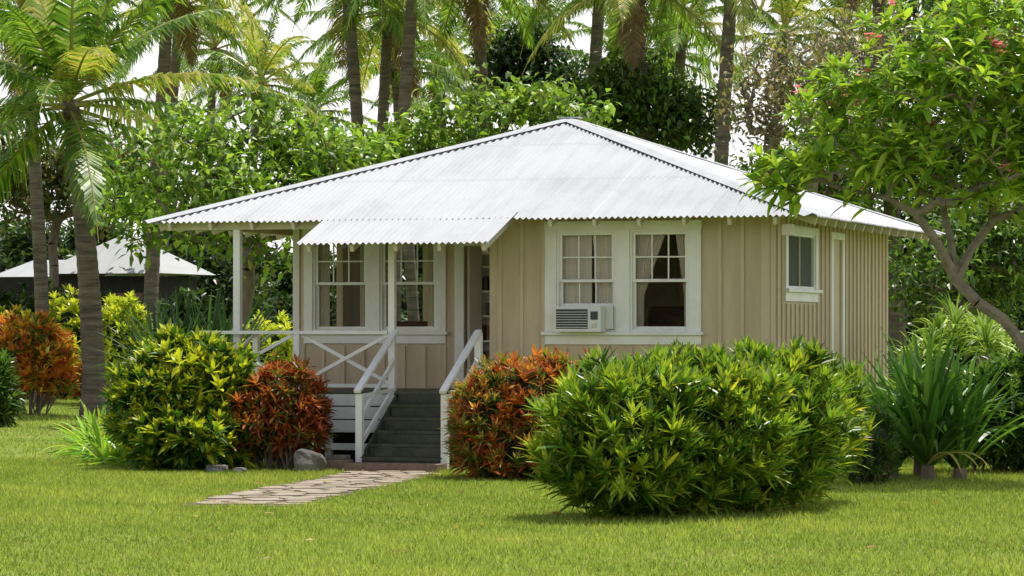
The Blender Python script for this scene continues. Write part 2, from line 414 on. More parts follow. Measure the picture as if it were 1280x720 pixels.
wall(left,1.6,7.9,[(2.2,3.2,ZA,ZB),(4.5,7,ZA,ZB)]); wall(back,-7.3,0,[(-6.8,-4.4,ZA,ZB),(-3.2,-.8,ZA,ZB)])
wl.fbox(front,-.002,.05,-.06,.0,WZ0,WZ1,'tanlight')
bt.fbox(front,-.09,.026,0,.026,WZ0,WZ1,'tanlight')
gl2=MB(); gl2.add([(-.03,1.05,2.38),(-.03,2.75,2.38),(-.03,2.75,3.14),(-.03,1.05,3.14)],[(0,1,2,3)],mat='screen')
gl2.beam((-.015,1.9,2.4),(-.015,1.9,3.12),.02,.03,'cream')
tr.fbox(side,1.05,1.10,-.04,.012,2.38,3.14); tr.fbox(side,2.70,2.75,-.04,.012,2.38,3.14); tr.fbox(side,1.10,2.70,-.04,.012,2.38,2.42); tr.fbox(side,1.10,2.70,-.04,.012,3.10,3.14)
gl2.build('side_window',house)
wl.box(-7.2,-.1,1.6,7.9,FZ-.15,FZ,'brown'); wl.box(-3.75,-.1,.1,1.6,FZ-.15,FZ-.002,'brown')
wl.box(-7.2,-.1,1.61,7.9,3.34,3.40,'interior'); wl.box(-3.75,-.1,.11,1.6,3.34,3.398,'interior')
wl.box(-3.80,-3.72,3.2,7.9,FZ,3.33,'interior')
wl.box(-3.72,-2.2,3.6,3.68,FZ,3.33,'interior'); wl.box(-1.2,-.12,3.6,3.68,FZ,3.33,'interior')
wl.build('walls',house,bevel=0); bt.build('battens',house,bevel=.004)
tr.build('window_trim',house,bevel=.004); gl.build('window_glass',house)
mb=MB()
mb.box(-5.0,-3.9,2.1,2.14,FZ,2.9,'white')
for z in (1.3,1.65,2.0,2.35,2.7,2.88): mb.box(-5.0,-3.9,1.85,2.1,z,z+.03,'white')
for k in range(34):
    x=-4.95+R.rand()*1.0; z=[1.33,1.68,2.03,2.38][R.randint(4)]; h=R.uniform(.10,.25)
    mb.box(x,x+.06,1.88,2.05,z,z+h,['dark','brown','metaldark','conc'][R.randint(4)])
mb.build('shelf',house)
mb=MB(); mb.box(-2.2,-.6,1.2,2.0,FZ+.003,1.55,'brown'); mb.box(-2.2,-.6,2.0,2.15,FZ+.003,2.15,'brown')
mb.box(-6.9,-5.2,2.3,3.0,FZ+.003,1.5,'brown'); mb.box(-6.9,-5.2,3.0,3.2,FZ+.003,1.95,'brown')
mb.build('furniture',house,bevel=.03)
def curtain(x0,x1,y,z0,z1,gather=0,side=1,amp=.018):
    n=60;m=14;V=[]
    for j in range(m+1):
        t=j/m; z=z0+(z1-z0)*t
        sc=1-gather*(1-abs(t-.35)/.65 if t>.35 else 1.0)
        for i in range(n+1):
            s=i/n; w=(x1-x0)*max(.25,sc)
            x=x0+w*s if side>0 else x1-w*s
            V.append((x,y+amp*math.sin(s*50+1.3*math.sin(s*9)),z))
    q=[(j*(n+1)+i,j*(n+1)+i+1,(j+1)*(n+1)+i+1,(j+1)*(n+1)+i) for j in range(m) for i in range(n)]
    cu.add(V,q,mat='curtain')
curtain(-1.86,-1.42,.145,ZA+.02,ZB-.02,.7,1)
curtain(-1.3,-1.05,.145,ZA+.02,ZB-.02,.5,-1)
curtain(-2.90,-2.45,.135,2.16,ZB-.02,.0,1,.006)  # these two blinds are added; their cream stands for the lit room wall
curtain(-2.45,-2.05,.140,2.16,ZB-.02,.15,-1,.010)
for a,b in ((-7.0,-6.80),(-5.32,-5.12),(-6.34,-6.16),(-5.98,-5.80)): curtain(a,b,1.645,ZA+.02,ZB-.02,0,1)
cu.build('curtains',house,smooth=True)
mb=MB(); a=np.array([-4.70,1.55,0])
mb.fbox((a,(math.cos(1.25),math.sin(1.25),0),(math.sin(1.25),-math.cos(1.25),0)),0,.30,0,.04,FZ+.01,2.99,'white')
mb.build('door',house,bevel=.004)
mb=MB()
for i in range(17):
    y=-.55+i*.12; mb.box(-7.9,-3.86,y,y+.112,FZ-.04,FZ,'deck')
mb.box(-7.9,-5.02,-.545,-.50,.80,FZ-.045,'white')
for k,z in enumerate((.62,.44)): mb.box(-7.88,-5.04,-.53,-.505,z,z+.165,'white')
for x in (-7.8,-6.9,-6.0,-5.12):
    mb.box(x-.045,x+.045,-.49,-.40,0,.95,'white')
mb.box(-7.85,-5.05,-.525,-.495,.20,.29,'white')
mb.box(-7.9,-7.86,-.5,1.5,.75,FZ-.045,'white')
mb.box(-7.7,-3.9,.1,.2,0,.93,'dark')  # near-black panels painted as the shade under deck and house
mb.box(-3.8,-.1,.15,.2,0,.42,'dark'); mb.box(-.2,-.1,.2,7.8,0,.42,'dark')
for x in np.arange(-3.6,.1,.6): mb.box(x-.04,x+.04,.02,.1,0,.4,'tan')
mb.build('porch_deck',house,bevel=.004)
mb=MB()
mb.box(-7.45,-7.35,-.35,-.25,FZ,ZE-.1,'white')
mb.box(-5.12,-5.03,-.52,-.43,FZ,3.19,'white')
RZ=1.79
def railX(p0,p1,zb=FZ+.10,zt=RZ-.03,w=.035):
    p0=np.array(p0,float);p1=np.array(p1,float)
    a=p0.copy();a[2]=zb;b=p1.copy();b[2]=zt; mb.beam(a,b,w,.05)
    off=np.array([0,.038,0]) if abs(p1[0]-p0[0])>.1 else np.array([.038,0,0])
    a=p0.copy();a[2]=zt;b=p1.copy();b[2]=zb; mb.beam(a+off,b+off,w,.05)
    a=p0.copy();a[2]=zb-.03;b=p1.copy();b[2]=zb-.03; mb.beam(a,b,w,.05)
mb.beam((-7.92,-.48,RZ),(-5.13,-.48,RZ),.10,.045)
mb.beam((-7.85,-.42,RZ),(-7.85,1.48,RZ),.10,.042)
for x in (-7.85,-6.45): mb.box(x-.04,x+.04,-.52,-.44,FZ,RZ-.024)
mb.box(-7.89,-7.81,1.40,1.48,FZ,RZ-.024)
railX((-7.8,-.48,0),(-6.5,-.48,0)); railX((-6.4,-.48,0),(-5.12,-.48,0)); railX((-7.85,-.43,0),(-7.85,1.4,0))
SX0,SX1=-5.02,-3.84
for x in (SX0,SX1):
    y0,y1=-.5,-1.86
    mb.box(x-.045,x+.045,y1-.045,y1+.045,0.02,.99)
    if x==SX1: mb.box(x-.045,x+.045,y0-.045,y0+.045,FZ-.02,RZ)
    mb.beam((x,y0,RZ+.02),(x,y1-.1,1.02),.09,.045)
    mb.beam((x,y0-.04,1.42),(x,y1,.66),.035,.07)
    mb.beam((x,y0-.04,1.05),(x,y1,.32),.035,.07)
    mb.beam((x,y0-.04,1.02),(x,y1+.05,.96),.03,.05)
mb.build('porch_railing',house,bevel=.004)
mb=MB()
for i in range(5):
    z=FZ-.167*(i+1); y=-.55-.27*(i+1)
    mb.box(SX0+.05,SX1-.05,y-.02,y+.27,z-.045,z,'step')
    mb.box(SX0+.06,SX1-.06,y+.255,y+.268,z,z+.12,'step')
mb.box(SX0+.06,SX1-.06,-1.90,-1.885,.0,.12,'step')
mb.box(SX0+.06,SX1-.06,-.56,-.55,.8,.96,'step')
mb.box(SX0-.05,SX1+.05,-2.32,-1.93,0,.10,'conc')
for x in (SX0+.04,SX1-.04): mb.beam((x,-.55,.86),(x,-1.86,.08),.035,.2,'step')
mb.build('porch_steps',house,bevel=.006)
ac=MB()
ac.box(-2.85,-2.20,-.30,.12,ZA+.0,ZA+.34,'plastic')
ac.box(-2.82,-2.38,-.307,-.3005,ZA+.04,ZA+.30,'metaldark')
for z in np.arange(ZA+.055,ZA+.29,.034): ac.box(-2.82,-2.38,-.318,-.308,z,z+.008,'plastic')
ac.box(-2.34,-2.24,-.31,-.301,ZA+.16,ZA+.27,'metaldark')
ac.box(-2.32,-2.26,-.316,-.3105,ZA+.06,ZA+.11,'cream')
ac.box(-2.868,-2.853,-.06,.0,ZA+.035,ZA+.34,'white'); ac.box(-2.197,-2.105,-.06,.0,ZA+.035,ZA+.34,'white')
ac.build('air_conditioner',house,bevel=.006)
# ============================================================ background cottage
bc=empty('background_cottage')
mb=MB(); o=G(158,88)
def hip(mb,o,hx,hy,z0,z1,rl,mat='roof'):
    v=[o+np.array([a,b,z0]) for a,b in((-hx,-hy),(hx,-hy),(hx,hy),(-hx,hy))]+[o+np.array([-rl,0,z1]),o+np.array([rl,0,z1])]
    mb.add(v,[(0,1,5,4),(2,3,4,5)],[(1,2,5),(3,0,4)],mat=mat)
hip(mb,o,1.9,1.8,3.32,4.4,.15); hip(mb,o+np.array([-2.6,.6,0]),1.3,1.5,3.2,3.75,.5); mb.build('roof',bc)
mb=MB(); 
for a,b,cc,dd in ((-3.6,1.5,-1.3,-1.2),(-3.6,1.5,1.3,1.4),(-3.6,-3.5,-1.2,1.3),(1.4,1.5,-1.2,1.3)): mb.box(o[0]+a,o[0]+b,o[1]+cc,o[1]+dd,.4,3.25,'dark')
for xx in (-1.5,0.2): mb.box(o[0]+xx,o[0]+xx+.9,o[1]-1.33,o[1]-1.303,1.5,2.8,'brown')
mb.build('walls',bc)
# ============================================================ ground
def sheet(name,mat,size=700):
    mb=MB()
    mb.add([(-size,-size,0),(size,-size,0),(size,size,0),(-size,size,0)],[(0,1,2,3)],mat=mat); return mb.build(name)
sheet('ground','lawn',1500)
pc=[(41.2,-1.50,.55),(39.3,-1.75,.60),(37.3,-2.15,.62),(35.2,-2.55,.62),(33.3,-2.80,.60)]
def pathat(D):
    Ds=[p[0] for p in pc][::-1]; return np.interp(D,Ds,[p[1] for p in pc][::-1]),np.interp(D,Ds,[p[2] for p in pc][::-1])
mb=MB()
n=40;V=[]
for i in range(n+1):
    D=33.1+(41.3-33.1)*i/n; l,w=pathat(D)
    wv=.06*math.sin(D*5)+.05*math.sin(D*11.3)
    V+=[LD(l-w-.05+wv,D,.006),LD(l+w+.05+wv*.7,D,.006)]
mb.add(V,[(2*i,2*i+1,2*i+3,2*i+2) for i in range(n)],mat='dirt')
rows=22
for i in range(rows):
    D=33.3+(41.1-33.3)*(i+.5)/rows; l,w=pathat(D); k=[3,4,3][i%3]; cw=2*w/k; off=R.uniform(-.1,.1)
    for j in range(k):
        cl=l-w+cw*(j+.5)+off+R.uniform(-.04,.04); hh=(41.1-33.3)/rows/2; cD=D+R.uniform(-.05,.05)
        m=9; pts=[]
        for a in range(m):
            an=a*2*math.pi/m+R.uniform(-.2,.2)
            ca,sa=math.cos(an),math.sin(an); g=1/max(abs(ca),abs(sa))*.95; g=min(g,1.18)
            pts.append((cl+ca*g*cw/2*R.uniform(.86,1),cD+sa*g*hh*R.uniform(.86,1)))
        tz=R.uniform(.012,.022)
        V=[LD(x,y,tz) for x,y in pts]+[LD(x,y,.0) for x,y in pts]+[LD(cl,cD,tz+.004)]
        mb.add(V,[(a,a+m,(a+1)%m+m,(a+1)%m) for a in range(m)],[(a,(a+1)%m,2*m) for a in range(m)],mat='stone')
mb.build('stone_path')
def rock(name,c,s,seed):
    rr=np.random.RandomState(seed); u=18;w=11
    th=np.linspace(0,2*np.pi,u,endpoint=False);ph=np.linspace(.02,np.pi-.02,w)
    v=np.array([[math.cos(a)*math.sin(b),math.sin(a)*math.sin(b),math.cos(b)] for b in ph for a in th])
    v=np.sign(v)*np.abs(v)**.75
    v*= (1+.12*np.sin(v[:,0:1]*4+seed)+.1*np.cos(v[:,1:2]*5+v[:,2:3]*3)+rr.uniform(-.05,.05,(len(v),1)))
    q=[(i*u+j,(i+1)*u+j,(i+1)*u+(j+1)%u,i*u+(j+1)%u) for i in range(w-1) for j in range(u)]
    mb=MB(); mb.add(np.array(c)+v*np.array(s),q,mat='rock'); return mb.build(name,smooth=False)
rock('boulder',G(386,41.3)+np.array([0,0,.10]),(.21,.18,.17),3)
rock('boulder',G(272,41.0)+np.array([0,0,.03]),(.13,.1,.07),5)
rock('boulder',G(300,40.8)+np.array([0,0,.02]),(.10,.1,.05),8)
rock('boulder',G(12,72)+np.array([0,0,.06]),(.35,.3,.16),9)
mb=MB(); o=G(422,41.6); mb.box(o[0]-.16,o[0]+.18,o[1]-.1,o[1]+.1,0,.14,'conc'); mb.box(o[0]-.15,o[0]+.15,o[1]-.09,o[1]+.09,.14,.2,'rock'); mb.build('brick_block',bevel=.01)
# ------------------------------------------------------------ grass
def cn(x,y): return .5+.20*np.sin(x*.9+1.3*np.sin(y*.7))+.14*np.sin(y*1.7+x*.6+1)+.12*np.sin(x*4.1+y*3.3+np.sin(x*2.3)*2)+.12*np.sin(x*13+4*np.sin(y*5))*np.sin(y*11+3*np.sin(x*7))
def grass(n,D0,D1,hs,ws):
    D=np.sqrt(R.uniform(D0**2,D1**2,n)); u=R.uniform(-.215,.215,n); lat=u*D
    P=CAM[None]+d_[None]*D[:,None]+r_[None]*lat[:,None]; P[:,2]=0
    pl=np.interp(D,[p[0] for p in pc][::-1],[p[1] for p in pc][::-1]); pw=.60
    onp=(D>33.2)&(D<41.25)&(np.abs(lat-pl-.05*np.sin(D*6))<pw*R.uniform(.88,1.12,n))
    inh=(P[:,0]>-7.9)&(P[:,0]<0)&(P[:,1]>-.5)&(P[:,1]<8)
    ins=(P[:,0]>-5.1)&(P[:,0]<-3.8)&(P[:,1]>-2.35)&(P[:,1]<0)
    P=P[~(onp|inh|ins)]; D=D[~(onp|inh|ins)]; n=len(P)
    k=np.clip(cn(P[:,0],P[:,1]),0,1)
    az=R.uniform(0,6.28,n); lean=R.uniform(.1,.9,n); h=hs*R.uniform(.4,1.3,n)*(.6+.8*k); w=ws*R.uniform(.7,1.3,n)
    sd=np.stack([np.cos(az),np.sin(az),np.zeros(n)],1); az2=R.uniform(0,6.28,n)
    tip=P+np.stack([np.cos(az2)*lean*h,np.sin(az2)*lean*h,h],1)
    v=np.stack([P-sd*w[:,None]/2,P+sd*w[:,None]/2,tip],1).reshape(-1,3)
    t=np.arange(n*3).reshape(-1,3); k=k[:,None]
    c=np.array([.165,.245,.030])*(1-k)+np.array([.35,.405,.08])*k
    c=c*R.uniform(.4,1.35,(n,1)); dry=R.rand(n)<.07; c[dry]=np.array([.46,.41,.18])*R.uniform(.7,1.1,(dry.sum(),1))
    return v,t,np.repeat(c,3,axis=0)
mb=MB()
for a in ((340000,22.5,45,.046,.009),(110000,45,90,.06,.016)):
    v,t,c=grass(*a); mb.add(v,None,t,mat='grassblade',col=c)
mb.build('grass')
mb=MB(); n=45; P=np.array([LD(R.uniform(-4,5),R.uniform(25,42),.03) for _ in range(n)])
az=R.uniform(0,6.28,n); leaves(mb,P,np.stack([np.cos(az),np.sin(az),R.uniform(0,.3,n)],1),R.uniform(.07,.13,n),.04,.1,pal([(.30,.16,.05),(.4,.3,.08),(.2,.1,.04)],[1,1,1],n))
mb.build('fallen_leaves')
# ============================================================ plants
def cf(cols,wts,young=None):
    cols=np.array(cols,float); wts=np.array(wts,float)/sum(wts); cs=np.cumsum(wts)
    def f(seed,fr,P,pp,rf):
        n=len(seed)
        s=np.clip(seed*.75+R.rand(n)*.25,0,.999)
        i=np.searchsorted(cs,s); i=np.clip(i,0,len(cols)-1)
        c=cols[i]*R.uniform(.65,1.28,(n,1))
        if young is not None:
            k=np.clip(1-fr*2.2,0,1)[:,None]; c=c*(1-k)+np.array(young)*k
        return c
    return f
def lobe(px,D,z,rl,rd,rz):
    p=W(px,HOR,D); p[2]=z; return (p,(rl,rd,rz))
green=cf([(.022,.06,.008),(.06,.13,.014),(.13,.22,.023),(.30,.35,.035),(.56,.48,.05)],[2.6,4.6,4.2,2.7,1.1],young=(.36,.43,.045))
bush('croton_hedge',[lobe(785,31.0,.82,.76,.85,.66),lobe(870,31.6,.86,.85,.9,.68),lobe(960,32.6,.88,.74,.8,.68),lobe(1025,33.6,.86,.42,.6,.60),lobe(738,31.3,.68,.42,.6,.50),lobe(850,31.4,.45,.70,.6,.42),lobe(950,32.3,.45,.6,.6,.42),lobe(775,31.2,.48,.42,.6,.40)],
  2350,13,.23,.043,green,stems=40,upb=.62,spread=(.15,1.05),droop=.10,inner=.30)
redg=cf([(.035,.075,.014),(.08,.12,.02),(.17,.19,.035),(.30,.055,.022),(.46,.14,.03),(.52,.26,.05),(.15,.035,.018)],[2.8,2.8,1.6,2.4,1.9,1.2,1.7],young=(.38,.22,.06))
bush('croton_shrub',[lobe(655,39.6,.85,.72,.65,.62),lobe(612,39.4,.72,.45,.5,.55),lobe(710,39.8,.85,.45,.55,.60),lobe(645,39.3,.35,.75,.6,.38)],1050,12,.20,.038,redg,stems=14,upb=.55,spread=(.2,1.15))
gy=cf([(.02,.055,.008),(.045,.11,.013),(.10,.19,.02),(.38,.41,.03),(.60,.55,.045)],[3.6,3.8,2.5,2.2,1.5],young=(.50,.50,.035))
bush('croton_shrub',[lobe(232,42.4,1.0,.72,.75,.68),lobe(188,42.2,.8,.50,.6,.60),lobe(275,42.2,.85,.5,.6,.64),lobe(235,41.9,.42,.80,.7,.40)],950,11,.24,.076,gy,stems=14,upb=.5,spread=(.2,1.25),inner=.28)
rd=cf([(.04,.065,.015),(.10,.13,.025),(.20,.05,.022),(.34,.07,.028),(.48,.16,.035),(.10,.03,.018)],[2.0,1.8,2.4,1.9,1.2,1.6],young=(.42,.16,.04))
bush('croton_shrub',[lobe(358,42.0,.85,.46,.5,.55),lobe(330,41.9,.62,.4,.45,.5),lobe(380,42.0,.60,.3,.42,.48)],560,10,.19,.042,rd,stems=36,inner=.35,ground=.25,core=.5)
orr=cf([(.05,.10,.015),(.12,.17,.025),(.36,.07,.025),(.57,.20,.03),(.62,.46,.05),(.14,.04,.02)],[2,2,2.0,2.0,1.9,1.2],young=(.6,.30,.03))
bush('croton_shrub',[lobe(35,68,1.35,.80,.8,.75),lobe(60,67.5,.95,.5,.6,.5),lobe(8,68,1.0,.5,.6,.6)],330,10,.32,.09,orr,stems=26,ground=.45,core=.45,upb=.6,spread=(.2,1.1))
bush('croton_shrub',[lobe(150,76,.8,.7,.7,.7),lobe(172,75,.6,.5,.5,.5),lobe(120,76,.6,.5,.5,.6)],300,10,.30,.07,rd,stems=8)
yel=cf([(.12,.19,.02),(.32,.38,.035),(.52,.52,.055)],[1,2,2],young=(.58,.58,.055))
bush('golden_shrub',[lobe(148,74,1.5,.6,.6,1.0),lobe(165,74,1.9,.35,.4,.5)],400,9,.22,.06,yel,stems=6)
bush('golden_shrub',[lobe(335,55,1.1,.55,.5,.9),lobe(310,55,1.0,.4,.4,.8)],420,9,.18,.05,yel,stems=6)
bush('golden_shrub',[lobe(10,83,1.2,1.2,.8,1.2),lobe(85,83,1.4,.7,.8,1.3)],420,9,.28,.08,yel,stems=6)
def strap(mb,b,az,el,L,w,droop,col,seg=9,mat='leaf',fold=.25):
    d=np.array([math.cos(az)*math.cos(el),math.sin(az)*math.cos(el),math.sin(el)]); sd=np.array([-math.sin(az),math.cos(az),0]); p=np.array(b,float); V=[]
    for i in range(seg+1):
        t=i/seg; ww=w*(.55+.45*math.sin(min(1,t*2)*math.pi/2))*(1-t**3.5)+.002
        nr=np.cross(sd,d)*-1
        V+=[p-sd*ww/2+nr*fold*ww,p.copy(),p+sd*ww/2+nr*fold*ww]
        d=d+np.array([0,0,-droop/seg*(.4+1.4*t)]); d/=np.linalg.norm(d); p=p+d*L/seg
        if p[2]<.02: p[2]=.02
    q=[]
    for i in range(seg): a=i*3; q+=[(a,a+1,a+4,a+3),(a+1,a+2,a+5,a+4)]
    mb.add(V,q,mat=mat,col=col)
def strapplant(mb,c,n,L,w,cols,el=(.5,1.45),droop=(.4,1.5),rb=.1,z0=.0):
    for k in range(n):
        az=R.uniform(0,6.28); e=R.uniform(*el); l=L*R.uniform(.65,1.1)
        b=np.array(c)+np.array([math.cos(az)*rb*R.rand(),math.sin(az)*rb*R.rand(),z0])
        strap(mb,b,az,e,l,w*R.uniform(.8,1.2),R.uniform(*droop),np.array(cols[R.randint(len(cols))])*R.uniform(.75,1.25))
dk=[(.03,.085,.016),(.05,.13,.020),(.08,.17,.026),(.04,.10,.018),(.11,.21,.03)]
mb=MB()
for px,D,z in ((1160,38.6,.2),(1115,39.2,.15),(1200,39.0,.15),(1150,39.8,.25)):
    strapplant(mb,G(px,D),58,1.6,.10,dk,el=(.65,1.5),rb=.12,z0=z)
    mb.tube([G(px,D),G(px,D)+np.array([0,0,z+.35])],[.09,.05],8)
for k in range(4):
    strap(mb,G(1160,38.5)+np.array([0,0,.2]),R.uniform(0,6.28),.6,1.0,.06,1.6,(.40,.34,.10))
mb.build('spider_lily')
mb=MB(); bl=[(.022,.05,.020),(.035,.07,.026),(.05,.095,.033)]
for px,D in ((225,51),(260,51.5),(195,51.5),(285,52)): strapplant(mb,G(px,D),75,1.3,.055,bl,el=(.1,1.5),droop=(.0,.5),rb=.15,z0=1.2); mb.tube([G(px,D),G(px,D)+np.array([0,0,1.2])],[.12,.1],8)
mb.build('agave_plant')
mb=MB(); br=[(.15,.30,.035),(.24,.40,.05),(.10,.22,.025),(.34,.43,.07)]
for px,D in ((125,45.5),(145,45),(158,44.2),(115,47),(165,42.9),(135,43.5)): strapplant(mb,G(px,D),46,.85,.065,br,el=(.3,1.45),droop=(.5,1.6),rb=.14)
mb.build('strap_leaf_plant')
mb=MB(); lt=[(.14,.22,.035),(.22,.31,.06),(.34,.43,.12),(.09,.16,.025)]
for k in range(26):
    px=R.uniform(1135,1262); D=R.uniform(45,47.5); z=1.2+ .75*math.sin((px-1130)/140*math.pi)*R.uniform(.5,1)
    strapplant(mb,G(px,D),26,.48,.045,lt,el=(.0,1.45),droop=(.6,1.6),rb=.05,z0=z)
for k in range(40):
    px=R.uniform(1120,1300); D=R.uniform(43,46); strapplant(mb,G(px,D),22,.55,.045,[(.05,.11,.02),(.085,.17,.03),(.13,.22,.035)],el=(.0,1.45),droop=(.6,1.6),rb=.08,z0=R.uniform(.1,1.2))
mb.build('dracaena_shrub')
dg=cf([(.025,.06,.012),(.045,.10,.017),(.08,.15,.022)],[2,3,2],young=(.14,.22,.035))
bush('green_shrub',[lobe(1250,41.0,.7,.8,.7,.6),lobe(1310,41,.8,.8,.7,.8)],620,11,.2,.05,dg,stems=8)
bush('green_shrub',[lobe(1085,37.6,.45,.35,.4,.45)],190,9,.16,.03,dg,stems=12)
bush('green_shrub',[lobe(-8,60,.6,.40,.5,.65)],160,10,.3,.06,dg,stems=6)
# ------------------------------------------------------------ trees
def nodetree(mb,trunk,tr0,tips,rt=.012,jit=.10,bark='bark',pw=.45,kseg=6,mids=4,extra=()):
    pos=[np.array(p,float) for p in trunk]; par=[-1]+list(range(len(trunk)-1)); nt0=len(pos)
    for lim in extra:
        p=nt0-1
        for q in lim: pos.append(np.array(q,float)); par.append(p); p=len(pos)-1
    top=pos[nt0-1]; tips=sorted(tips,key=lambda t:np.linalg.norm(t-top)); tipid=[]
    for t in tips:
        A=np.array(pos); d=np.linalg.norm(A-t,axis=1)+ .35*np.maximum(0,A[:,2]-t[2]+.1)
        d[:max(1,nt0-1)]+=3
        i=int(np.argmin(d)); a=pos[i]; L=np.linalg.norm(t-a); p=i
        for k in range(1,mids+1):
            f=k/mids; q=a+(t-a)*f; q=q+np.array([0,0,.12*L*math.sin(f*math.pi)])
            if k<mids: q=q+R.normal(0,jit*L*.35,3)
            pos.append(q); par.append(p); p=len(pos)-1
        tipid.append(p)
    cnt=np.zeros(len(pos)); 
    for i in tipid: cnt[i]+=1
    for i in range(len(pos)-1,0,-1): cnt[par[i]]+=cnt[i]
    rad=rt*np.maximum(cnt,1)**pw
    for i in range(nt0): rad[i]=max(rad[i],tr0*(1-.45*i/max(1,nt0-1)))
    rad=np.minimum(rad,tr0)
    for i in range(1,len(pos)):
        mb.tube([pos[par[i]],pos[i]],[min(rad[par[i]],rad[i]*1.4 if i>=nt0 else 9),rad[i]],kseg,bark)
    return np.array(pos),par,tipid
def crown_pts(lobes,n,shell=.45):
    out=[]; vol=np.array([l[1][0]*l[1][1]*l[1][2] for l in lobes])**.7; vol/=vol.sum()
    for _ in range(n):
        c,rr=lobes[R.choice(len(lobes),p=vol)]; d=unit(R.normal(0,1,3)); f=R.rand()**shell
        out.append(np.array(c)+(r_*d[0]*rr[0]+d_*d[1]*rr[1]+np.array([0,0,d[2]*rr[2]]))*f)
    return out
def lobew(px,py,D,rl,rd,rz): return (W(px,py,D),(rl,rd,rz))
mb=MB()
lb=[lobew(985,215,38.2,.48,.6,.36),lobew(1055,140,38,.85,1.0,.68),lobew(1165,85,38,1.10,1.3,.9),lobew(1265,60,38.3,1.0,1.3,1.1),lobew(1250,200,38,.9,1.1,.8),lobew(1105,200,37.8,.9,1.0,.5),lobew(1330,150,38,1,1.2,1.2)]
tips=crown_pts(lb,680)
trunk=[W(1345,603,37.6),W(1325,520,37.7),W(1298,455,37.8),W(1255,400,37.9),W(1222,378,37.9),W(1195,350,38)]
ext=[[W(1170,300,37.9),W(1145,268,37.85),W(1110,248,37.8),W(1050,235,37.9)],[W(1188,300,38.1),W(1180,265,38.2),W(1190,225,38.3),W(1165,160,38.2)],[W(1212,315,38.1),W(1238,280,38.15),W(1248,240,38.2),W(1262,180,38.3)]]
pos,par,tid=nodetree(mb,trunk,.075,tips,.0078,.10,'greybark',.36,extra=ext)
cen=W(1200,330,38); tp2=pos[tid]
ax=unit(unit(tp2-cen)*.45+np.array([0,0,.6])+R.normal(0,.3,tp2.shape))
pc_=[(.08,.16,.017),(.15,.27,.026),(.24,.35,.038),(.34,.44,.055)]
def plc(i,f,P): return pal(pc_,[2,4,4,3],len(i),.25)
rosettes(mb,tp2,ax,12,.25,.078,plc,spread=(.3,1.6),droop=.3,back=.5)
fi=R.choice(len(tp2),55)
for i in fi:
    c=tp2[i]+ax[i]*.14
    for k in range(5):
        cc=c+R.normal(0,.045,3)
        for j in range(5):
            az=j*1.2566; leaves(mb,cc[None],np.array([[math.cos(az),math.sin(az),.6]]),.06,.04,.1,np.array([[.60,.18,.32]]))
mb.build('plumeria_tree')
def broad(name,base,tz,lobes,ntip,lpt,Lf,Wf,cols,wts,tr0=.16,bark='bark',scat=.35,rt=.012):
    mb=MB(); tips=crown_pts(lobes,ntip,.5); b=np.array(base); top=np.mean([l[0] for l in lobes],0); top=b*.5+top*.5; top[2]=tz
    trunk=[b,b*.7+top*.3+R.normal(0,.1,3),b*.3+top*.7+R.normal(0,.1,3),top]; trunk[0][2]=0; trunk[1][2]=tz*.3; trunk[2][2]=tz*.65
    pos,par,tid=nodetree(mb,trunk,tr0,tips,rt,.12,bark)
    T=pos[tid]; n=len(T)*lpt; idx=np.repeat(np.arange(len(T)),lpt)
    P=T[idx]+R.normal(0,scat,(n,3))*np.array([1,1,.7]); dr=unit(R.normal(0,1,(n,3))+np.array([0,0,-.1]))
    sh=(R.rand(len(T))*.8+.55)[idx][:,None]
    if lpt: smallleaves(mb,P,dr,Lf*R.uniform(.7,1.3,n),Wf*R.uniform(.8,1.2,n),pal(cols,wts,n,.3)*sh)
    return mb.build(name)
LG=[(.05,.10,.014),(.11,.19,.024),(.18,.28,.036),(.28,.38,.06)]
DG=[(.015,.035,.010),(.03,.06,.014),(.055,.10,.018)]
MG=[(.04,.08,.014),(.07,.13,.02),(.12,.19,.032)]
BR=[(.20,.16,.09),(.13,.13,.045),(.28,.22,.12),(.07,.10,.025)]
broad('broadleaf_tree',G(300,60),2.6,[lobew(250,205,60,1.4,1.4,1.1),lobew(345,190,61,1.4,1.4,.95),lobew(420,200,60,1.0,1.2,.65),lobew(300,270,59,1.6,1.2,1.0),lobew(200,260,61,.9,1.0,.9),lobew(420,240,61,1.0,1,.7)],180,38,.19,.12,LG,[2,4,4,2],scat=.26)
broad('broadleaf_tree',G(610,62),3.2,[lobew(560,160,62,1.1,1.2,.55),lobew(640,130,62,1.1,1.2,.5),lobew(710,150,63,.8,1.2,.5),lobew(480,190,63,1.0,1.2,.4),lobew(600,190,63,1.6,1.2,.4)],120,34,.19,.12,LG,[2,4,4,3],scat=.25)
broad('dark_evergreen_tree',G(655,95),5,[lobew(660,65,95,.9,.9,.8),lobew(640,90,95,.8,.8,.7),lobew(685,105,95,1.0,1,.8)],80,90,.22,.12,DG,[3,3,1])
broad('dark_evergreen_tree',G(790,80),4,[lobew(785,115,80,1.0,1,.8),lobew(850,150,80,1.3,1,.8),lobew(760,150,80,1.2,1,.7)],100,70,.22,.12,MG,[3,3,1])
broad('dry_tree',G(1000,66),3.4,[lobew(1000,90,66,1.5,1.5,1.1),lobew(1090,70,67,1.5,1.5,1.1),lobew(950,140,66,.9,1.2,.8),lobew(1030,170,66,1.6,1.5,.9)],450,9,.13,.07,BR,[3,3,3,2],bark='greybark',rt=.014)
broad('broadleaf_tree',G(1180,70),3.5,[lobew(1200,60,70,2.0,1.5,1.3),lobew(1120,190,70,1.4,1.5,1.2),lobew(1250,220,70,1.5,1.5,1.4),lobew(1000,240,72,2.0,1.5,.7)],230,50,.2,.11,MG,[3,3,2])
